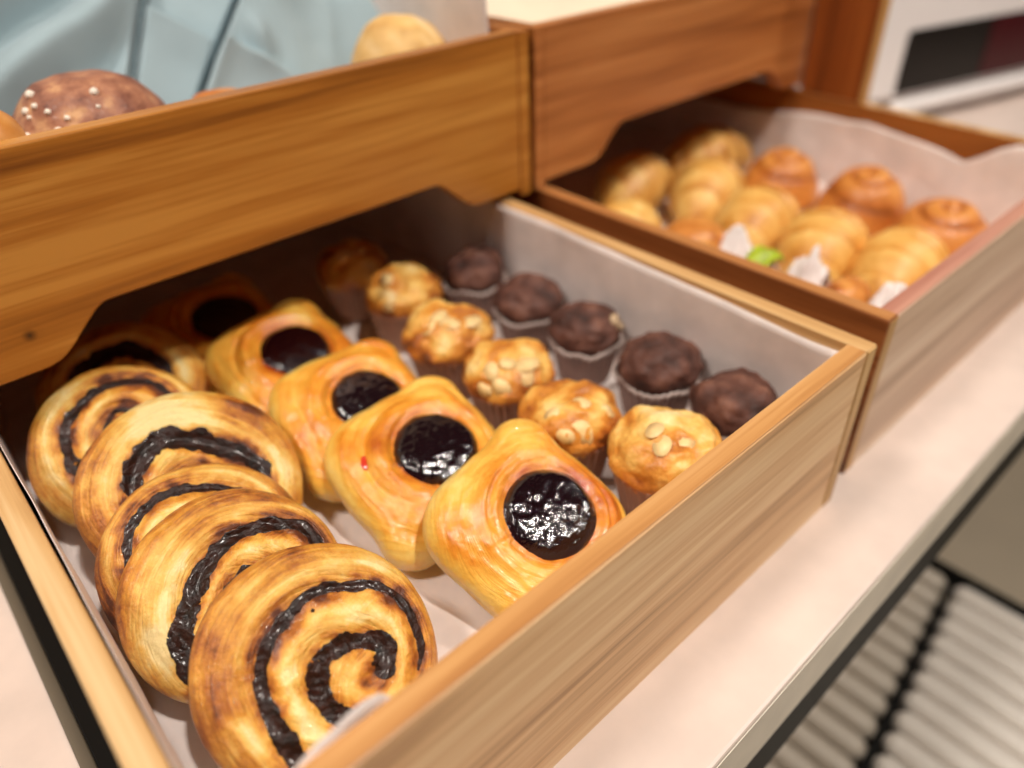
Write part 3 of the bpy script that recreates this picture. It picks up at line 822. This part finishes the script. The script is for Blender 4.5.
def spiral_bun(label, x, y, seed, R=.040, H=.046, turns=2.4, k=0):
    nt, nr = 120, 64; V = []; B = []
    for j in range(nr):
        rr = j / (nr - 1)
        for i in range(nt):
            th = 2 * PI * i / nt
            ph = rr * turns - th / (2 * PI) + seed; fr = ph - math.floor(ph)
            prof = math.sin(PI * min(1, max(0, fr))) ** .5
            q = R * rr * (1 + .03 * noise.noise(Vector((math.cos(th), math.sin(th), seed))))
            z = H * (1 - rr ** 2.6) ** .62 * (.80 + .04 * math.cos(th)) + .0050 * prof * (1 - rr ** 5) + .004
            V.append((q * math.cos(th), q * math.sin(th), z)); B.append(.40 + .55 * (1 - prof) + .2 * noise.noise(Vector((q * math.cos(th) * 50, q * math.sin(th) * 50, seed))))
    F = grid_faces(nt, nr, True)
    off = (nr - 1) * nt; prev = off
    for rr, z in ((1.0, .002), (.95, 0)):
        cur = len(V)
        for i in range(nt):
            th = 2 * PI * i / nt; q = R * rr; V.append((q * math.cos(th), q * math.sin(th), z)); B.append(.6)
        for i in range(nt): F.append((prev + i, prev + (i + 1) % nt, cur + (i + 1) % nt, cur + i))
        prev = cur
    V.append((0, 0, 0)); B.append(.5); c = len(V) - 1
    for i in range(nt): F.append((prev + i, prev + (i + 1) % nt, c))
    o = mesh_obj('spiral_bun', V, F, M['roll'], None, True, B, (x, y, ZF + .0019))
    return tag(o, label, 'bun', 'brown spiral buns')

def loaf(name, label, cat, x, y, z0, rx, ry, h, mat, seed, rot=0, lump=.0016, group=None, as_part=None):
    nt, nr = 90, 48; V = []; B = []
    for j in range(nr):
        s = j / (nr - 1); a = -PI / 2 + PI * s
        for k in range(nt):
            th = 2 * PI * k / nt
            c = max(0, math.cos(a)) ** .75
            px, py = rx * c * math.cos(th), ry * c * math.sin(th)
            pz = (h * .38) + (h * .62 * math.sin(a) if a > 0 else h * .38 * math.sin(a))
            n = noise.noise(Vector((px * 40, py * 40, pz * 40 + seed))); n2 = noise.noise(Vector((px * 110 + seed, py * 110, pz * 110)))
            d = lump * (n + .5 * n2) * (1 if s > .1 else 0)
            V.append((px * (1 + d / rx), py * (1 + d / ry), max(0, pz + d)))
            B.append(.45 + .4 * n2 + .3 * n)
    F = grid_faces(nt, nr, True)
    p = as_part
    if p is None:
        o = mesh_obj(name, V, F, mat, None, True, B, (x, y, z0)); o.rotation_euler.z = rot
        tag(o, label, cat, group)
    else:
        o = mesh_obj(name, V, F, mat, p, True, B)
    return o, V, nt, nr

croissant('croissant at the front board of the croissant tray', .2085, .0700, math.radians(8), 1, L=.058, Rm=.0282)
croissant('croissant second from the front board, white paper fold at its tip', .2010, .1290, math.radians(14), 2, L=.057, Rm=.0286)
croissant('croissant third from the front board, between the paper gap and the green leaf', .2080, .1950, math.radians(10), 3, L=.058, Rm=.0282)
croissant('croissant fourth from the front board, pale tip turned to the tray side', .2319, .2640, math.radians(20), 4, L=.057, Rm=.0292)
croissant('croissant crossed by the shade edge of the upper tray', .2030, .3280, math.radians(12), 5, L=.058, Rm=.0282)
croissant('croissant deep in the shade behind the spiral buns', .3150, .3250, math.radians(-15), 6, L=.058, Rm=.0282)
spiral_bun('brown spiral bun at the front board of the croissant tray', .3050, .0790, .2, R=.0415, H=.044)
spiral_bun('brown spiral bun with a raised centre, middle one of three', .3210, .1560, .55, R=.0400, H=.050)
spiral_bun('brown spiral bun nearest the upper tray, last of three', .3200, .2400, .8, R=.0385, H=.047)
# low things along the side board of the croissant tray
loaf('crusty_roll', 'orange-brown roll end peeping over the dark side board beside the rear paper gap', 'roll', .1000, .1860, ZF + .0019, .034, .029, .062, M['roll'], 3.0, .2, group='small rolls along the side board')
loaf('crusty_roll', 'yellow-brown roll peeping over the dark side board near the upper tray', 'roll', .0960, .2480, ZF + .0019, .034, .030, .060, M['croissant'], 5.0, .1, group='small rolls along the side board')
loaf('crusty_roll', 'orange-brown roll end peeping over the dark side board near the front board', 'roll', .1030, .0640, ZF + .0019, .030, .0180, .056, M['roll'], 8.0, 0, group='small rolls along the side board')
def crumple(x, y, z, sx, sy, sz, seed):
    def f(u, v):
        a = (u - .5) * 2; b = (v - .5) * 2
        return (x + a * sx + .004 * fbm(u * 4, v * 4, seed, 3), y + b * sy + .004 * fbm(u * 4, v * 4, seed + 5, 3), z + sz * max(0, 1 - abs(a) ** 1.6) * (.75 + .25 * (1 - abs(b))) + .004 * fbm(u * 5, v * 5, seed + 9, 3))
    return f
sheet('paper_scrap', 'white crumpled paper beside the pale yellow cheese-coloured spot', 'paper', crumple(.1130, .1560, ZF + .006, .030, .0160, .058, 1), M['paper_white'], group='white paper folds in the croissant tray')
sheet('paper_scrap', 'white pointed paper fold at the second croissant tip', 'paper', crumple(.1150, .0960, ZF + .006, .026, .0120, .060, 3), M['paper_white'], group='white paper folds in the croissant tray')
sheet('paper_scrap', 'bright white crumpled paper in the front corner of the croissant tray', 'paper', crumple(.1060, .0350, ZF + .006, .036, .0110, .062, 6), M['paper_white'], group='white paper folds in the croissant tray')
sheet('green_leaf', 'bright yellow-green leaf over the dark side board of the croissant tray', 'leaf', lambda u, v: (.098 + (u - .5) * .040, .1230 + (v - .5) * .022 * (1 - (2 * u - 1) ** 2) ** .5, ZF + .048 + .012 * math.sin(u * PI) + .002 * math.sin(v * 9 + u * 6)), M['lettuce'], 24, 16, None, .0008)

# breads in the upper trays
def on_top(V, nt, nr, th, s):
    return Vector(V[int(s * (nr - 1)) * nt + int((th % (2 * PI)) / (2 * PI) * nt)])
lf = thing('dark_loaf', 'round dark brown loaf dotted with pearl sugar, in front of the blue cloth', 'bread', (-.2450, .3530, .0390))
_, LV, lnt, lnr = loaf('loaf_crust', '', '', 0, 0, 0, .0455, .0430, .0835, M['loaf_dark'], 2.0, lump=.0014, as_part=lf)
rs = random.Random(11)
for k in range(30):
    th, s_ = rs.uniform(-2.95, -1.5), rs.uniform(.52, .86)
    p = on_top(LV, lnt, lnr, th, s_)
    bm = bmesh.new(); bmesh.ops.create_icosphere(bm, subdivisions=2, radius=rs.uniform(.0012, .0026))
    for v in bm.verts: v.co *= 1 + .25 * noise.noise(v.co * 900 + Vector((k, 0, 0)))
    bmesh.ops.translate(bm, vec=p, verts=bm.verts[:])
    bm_obj('sugar_pearl', bm, M['sugar'], lf, True)
loaf('brown_bun', 'brown bun at the far end of the amber upper tray, beside the dark sugar loaf', 'bun', -.3010, .3130, .0390, .0225, .0230, .0860, M['roll'], 4.0)
loaf('pale_bun', 'pale floury bun rising above the amber upper tray near the lilac paper', 'bun', -.0400, .3470, .0390, .0385, .0360, .0840, M['loaf_pale'], 6.0)
loaf('brown_bun', 'orange-brown bun just peeping over the amber tray edge in front of the cloth', 'bun', -.1740, .3420, .0390, .0300, .0290, .0630, M['roll'], 7.0)


# ------------------------------------------------------------------ blue cloth
def blue_cloth():
    nu, nv = 300, 180; V = []
    X0, X1 = -.335, .000
    def step(d, w, A): return A * math.exp(-d / w) if d > 0 else A * math.exp(d / .0022)
    for j in range(nv):
        v = j / (nv - 1)
        for i in range(nu):
            u = i / (nu - 1); x = X0 + (X1 - X0) * u
            y = .398 + .135 * v; z = .060 + .150 * v + .012 * math.sin(v * 3)
            d = 0.0
            g = lambda t, w: math.exp(-(t / w) ** 2)
            sg = lambda t, w: 1 / (1 + math.exp(-max(-40, min(40, t / w))))
            c1 = x - (-.166 + .1376 * (v - .44)); l2 = (x + .167) + .22 * (v - .407); c3 = x - (-.101 + .209 * (v - .391))
            # drape on one side of the upright crease, triangular flap on the other, then a second crease
            d += .011 * math.exp(min(0, c1) / .05) * sg(-c1, .0010)
            d += .014 * math.exp(min(0, l2) / .04) * sg(-l2, .0012) * sg(c1, .0010)
            d += .018 * math.exp(-max(0, c3) / .05) * sg(c3, .0010)
            d += .012 * g(x + .108, .009) * g(v - .22, .08)
            d -= .020 * g(c1 - .002, .0026) + .022 * g(c3 + .002, .0026) + .010 * g(l2 - .002, .0030) * sg(c1, .002) * sg(-c3, .002)
            sd = v - (.251 + (x + .258) * 2.1)
            d += (.013 * g(sd - .02, .06) - .012 * g(sd + .11, .05) + .010 * g(sd - .24, .06) - .010 * g(sd - .13, .04)) * sg(-c1 - .006, .004)
            d += .0060 * math.sin((x - v * .05) * 60 + 1.0) * sg(c3 - .01, .006)
            d += .006 * fbm(x * 14, v * 2.2, 3, 3)
            V.append((x, y - d * .75, z + d * .66))
    o = mesh_obj('blue_cloth', V, grid_faces(nu, nv), M['cloth'], None)
    o.location = (0, 0, ZR)
    md = o.modifiers.new('thick', 'SOLIDIFY'); md.thickness = .0014; md.offset = 1
    tag(o, 'rumpled pale blue linen cloth heaped in the tray behind the dark loaf', 'cloth')
blue_cloth()

sheet('parchment_sheet', 'lilac-white paper standing up in the corner behind the pale bun', 'baking paper',
      lambda u, v: (.0035 - .006 * (1 - u) ** 2 + .0010 * math.sin(v * 5), .303 + (1 - u) * .150 + .002 * math.sin(u * 8) * (1 - u), .042 + v * .120 + .003 * math.sin(u * 4)), M['paper'])
def cream(u, v):
    x = .0345 + .3485 * u; y = .290 + .24 * v
    z = .040 + .062 * (max(0, v - .22) / .78) ** .8 + .006 * fbm(x * 18, y * 18, 1, 3) + .03 * (abs(2 * u - 1) ** 8) 
    return (x, y, max(z, .0395))
sheet('parchment_sheet', 'cream baking paper heaped in the tray above the croissants', 'baking paper', cream, M['paper_cream'], 60, 60)

# ------------------------------------------------------------------ white oven
ov = thing('countertop_oven', 'white countertop oven with a dark glass window, standing beyond the croissant tray', 'oven', (0.8323, 0.269, ZC), math.radians(-15))
def rounded(x0, x1, z0, z1, r, n=6):
    pts = []
    for cx, cz_, a0 in ((x1 - r, z1 - r, 0), (x0 + r, z1 - r, 90), (x0 + r, z0 + r, 180), (x1 - r, z0 + r, 270)):
        for k in range(n + 1):
            a = math.radians(a0 + 90 * k / n); pts.append((cx + r * math.cos(a), cz_ + r * math.sin(a)))
    return pts
box('body', (-.36, .020, .012), (.30, .42, .34), M['enamel'], ov, bev=.008, seg=3)
box('door', (-.355, 0.0, .036), (.298, .019, .30), M['enamel'], ov, bev=.004, seg=3)
prism('window', rounded(-.139, .30 - .02, .040, .118, .006), -.0012, .004, M['black_glass'], ov, bev=.0004)
o = prism('window_reflection', rounded(.024, .279, .0415, .1165, .004), -.0022, -.0013, M['maroon_reflection'], ov, bev=0); o['label'] = 'maroon reflection coloured into the window'
bm_obj('handle', tube_bm((-.150, -.010, .025), (.296, -.010, .025), .0105, 20), M['enamel'], ov, True)
box('base_groove', (-.352, .012, .010), (.296, .0195, .014), M['grey_groove'], ov, bev=.001)
for xx in (-.32, .26):
    for yy in (.04, .38): box('foot', (xx - .012, yy - .012, 0), (xx + .012, yy + .012, .0118), M['black_steel'], ov, bev=.002)

# ------------------------------------------------------------------ light
def area(name, loc, target, power, size, col=(1, .84, .66)):
    l = bpy.data.lights.new(name, 'AREA'); l.shape = 'DISK'; l.size = size; l.energy = power; l.color = col
    o = bpy.data.objects.new(name, l); COL.objects.link(o)
    o.location = (loc[0], loc[1], loc[2] + ZR)
    o.rotation_euler = (Vector(target) - Vector(loc)).to_track_quat('-Z', 'Y').to_euler()
    return o
WARM = (1, .92, .83)
area('ceiling_spot', (-.06, -.62, 1.75), (-.05, .1, 0), 24, .11, WARM)
area('ceiling_spot', (1.10, -.90, 1.75), (.05, .1, 0), 14, .11, WARM)
area('ceiling_spot', (-1.15, .32, 1.75), (-.1, .15, -.05), 20, .34, WARM)
sl = bpy.data.lights.new('floor_bounce_fill', 'SPOT'); sl.energy = 520; sl.spot_size = math.radians(56); sl.spot_blend = .6; sl.shadow_soft_size = .08; sl.color = WARM  # added unseen spot; its bounce off the floor brightens the front faces
so = bpy.data.objects.new('floor_bounce_fill', sl); COL.objects.link(so); so.location = (.05, -1.60, 1.75 + ZR)
w = bpy.data.worlds.new('room_light'); S.world = w; w.use_nodes = True
bg = w.node_tree.nodes['Background']; bg.inputs['Color'].default_value = (1.0, .88, .76, 1); bg.inputs['Strength'].default_value = .045

# ------------------------------------------------------------------ camera
cam = bpy.data.cameras.new('camera'); co = bpy.data.objects.new('camera', cam); COL.objects.link(co)
right = Vector((0.73889463, -0.67308736, -0.03143436)); down = Vector((-0.41559844, -0.41851767, -0.80754003)); fwd = Vector((0.53038915, 0.60975106, -0.58897452))
R3 = Matrix((right, -down, -fwd)).transposed()
co.matrix_world = Matrix.Translation((-0.3528, -0.11695, 0.21652 + ZR)) @ R3.to_4x4()
cam.sensor_width = 36; cam.lens = 747.97 / 1024 * 36
cam.clip_start = .02; cam.clip_end = 30
cam.dof.use_dof = True; cam.dof.focus_distance = .325; cam.dof.aperture_fstop = 3.0
S.camera = co
S.view_settings.view_transform = 'Standard'; S.view_settings.look = 'None'
S.view_settings.exposure = 0; S.view_settings.gamma = 1; S.view_settings.use_curve_mapping = False
S.cycles.use_denoising = True
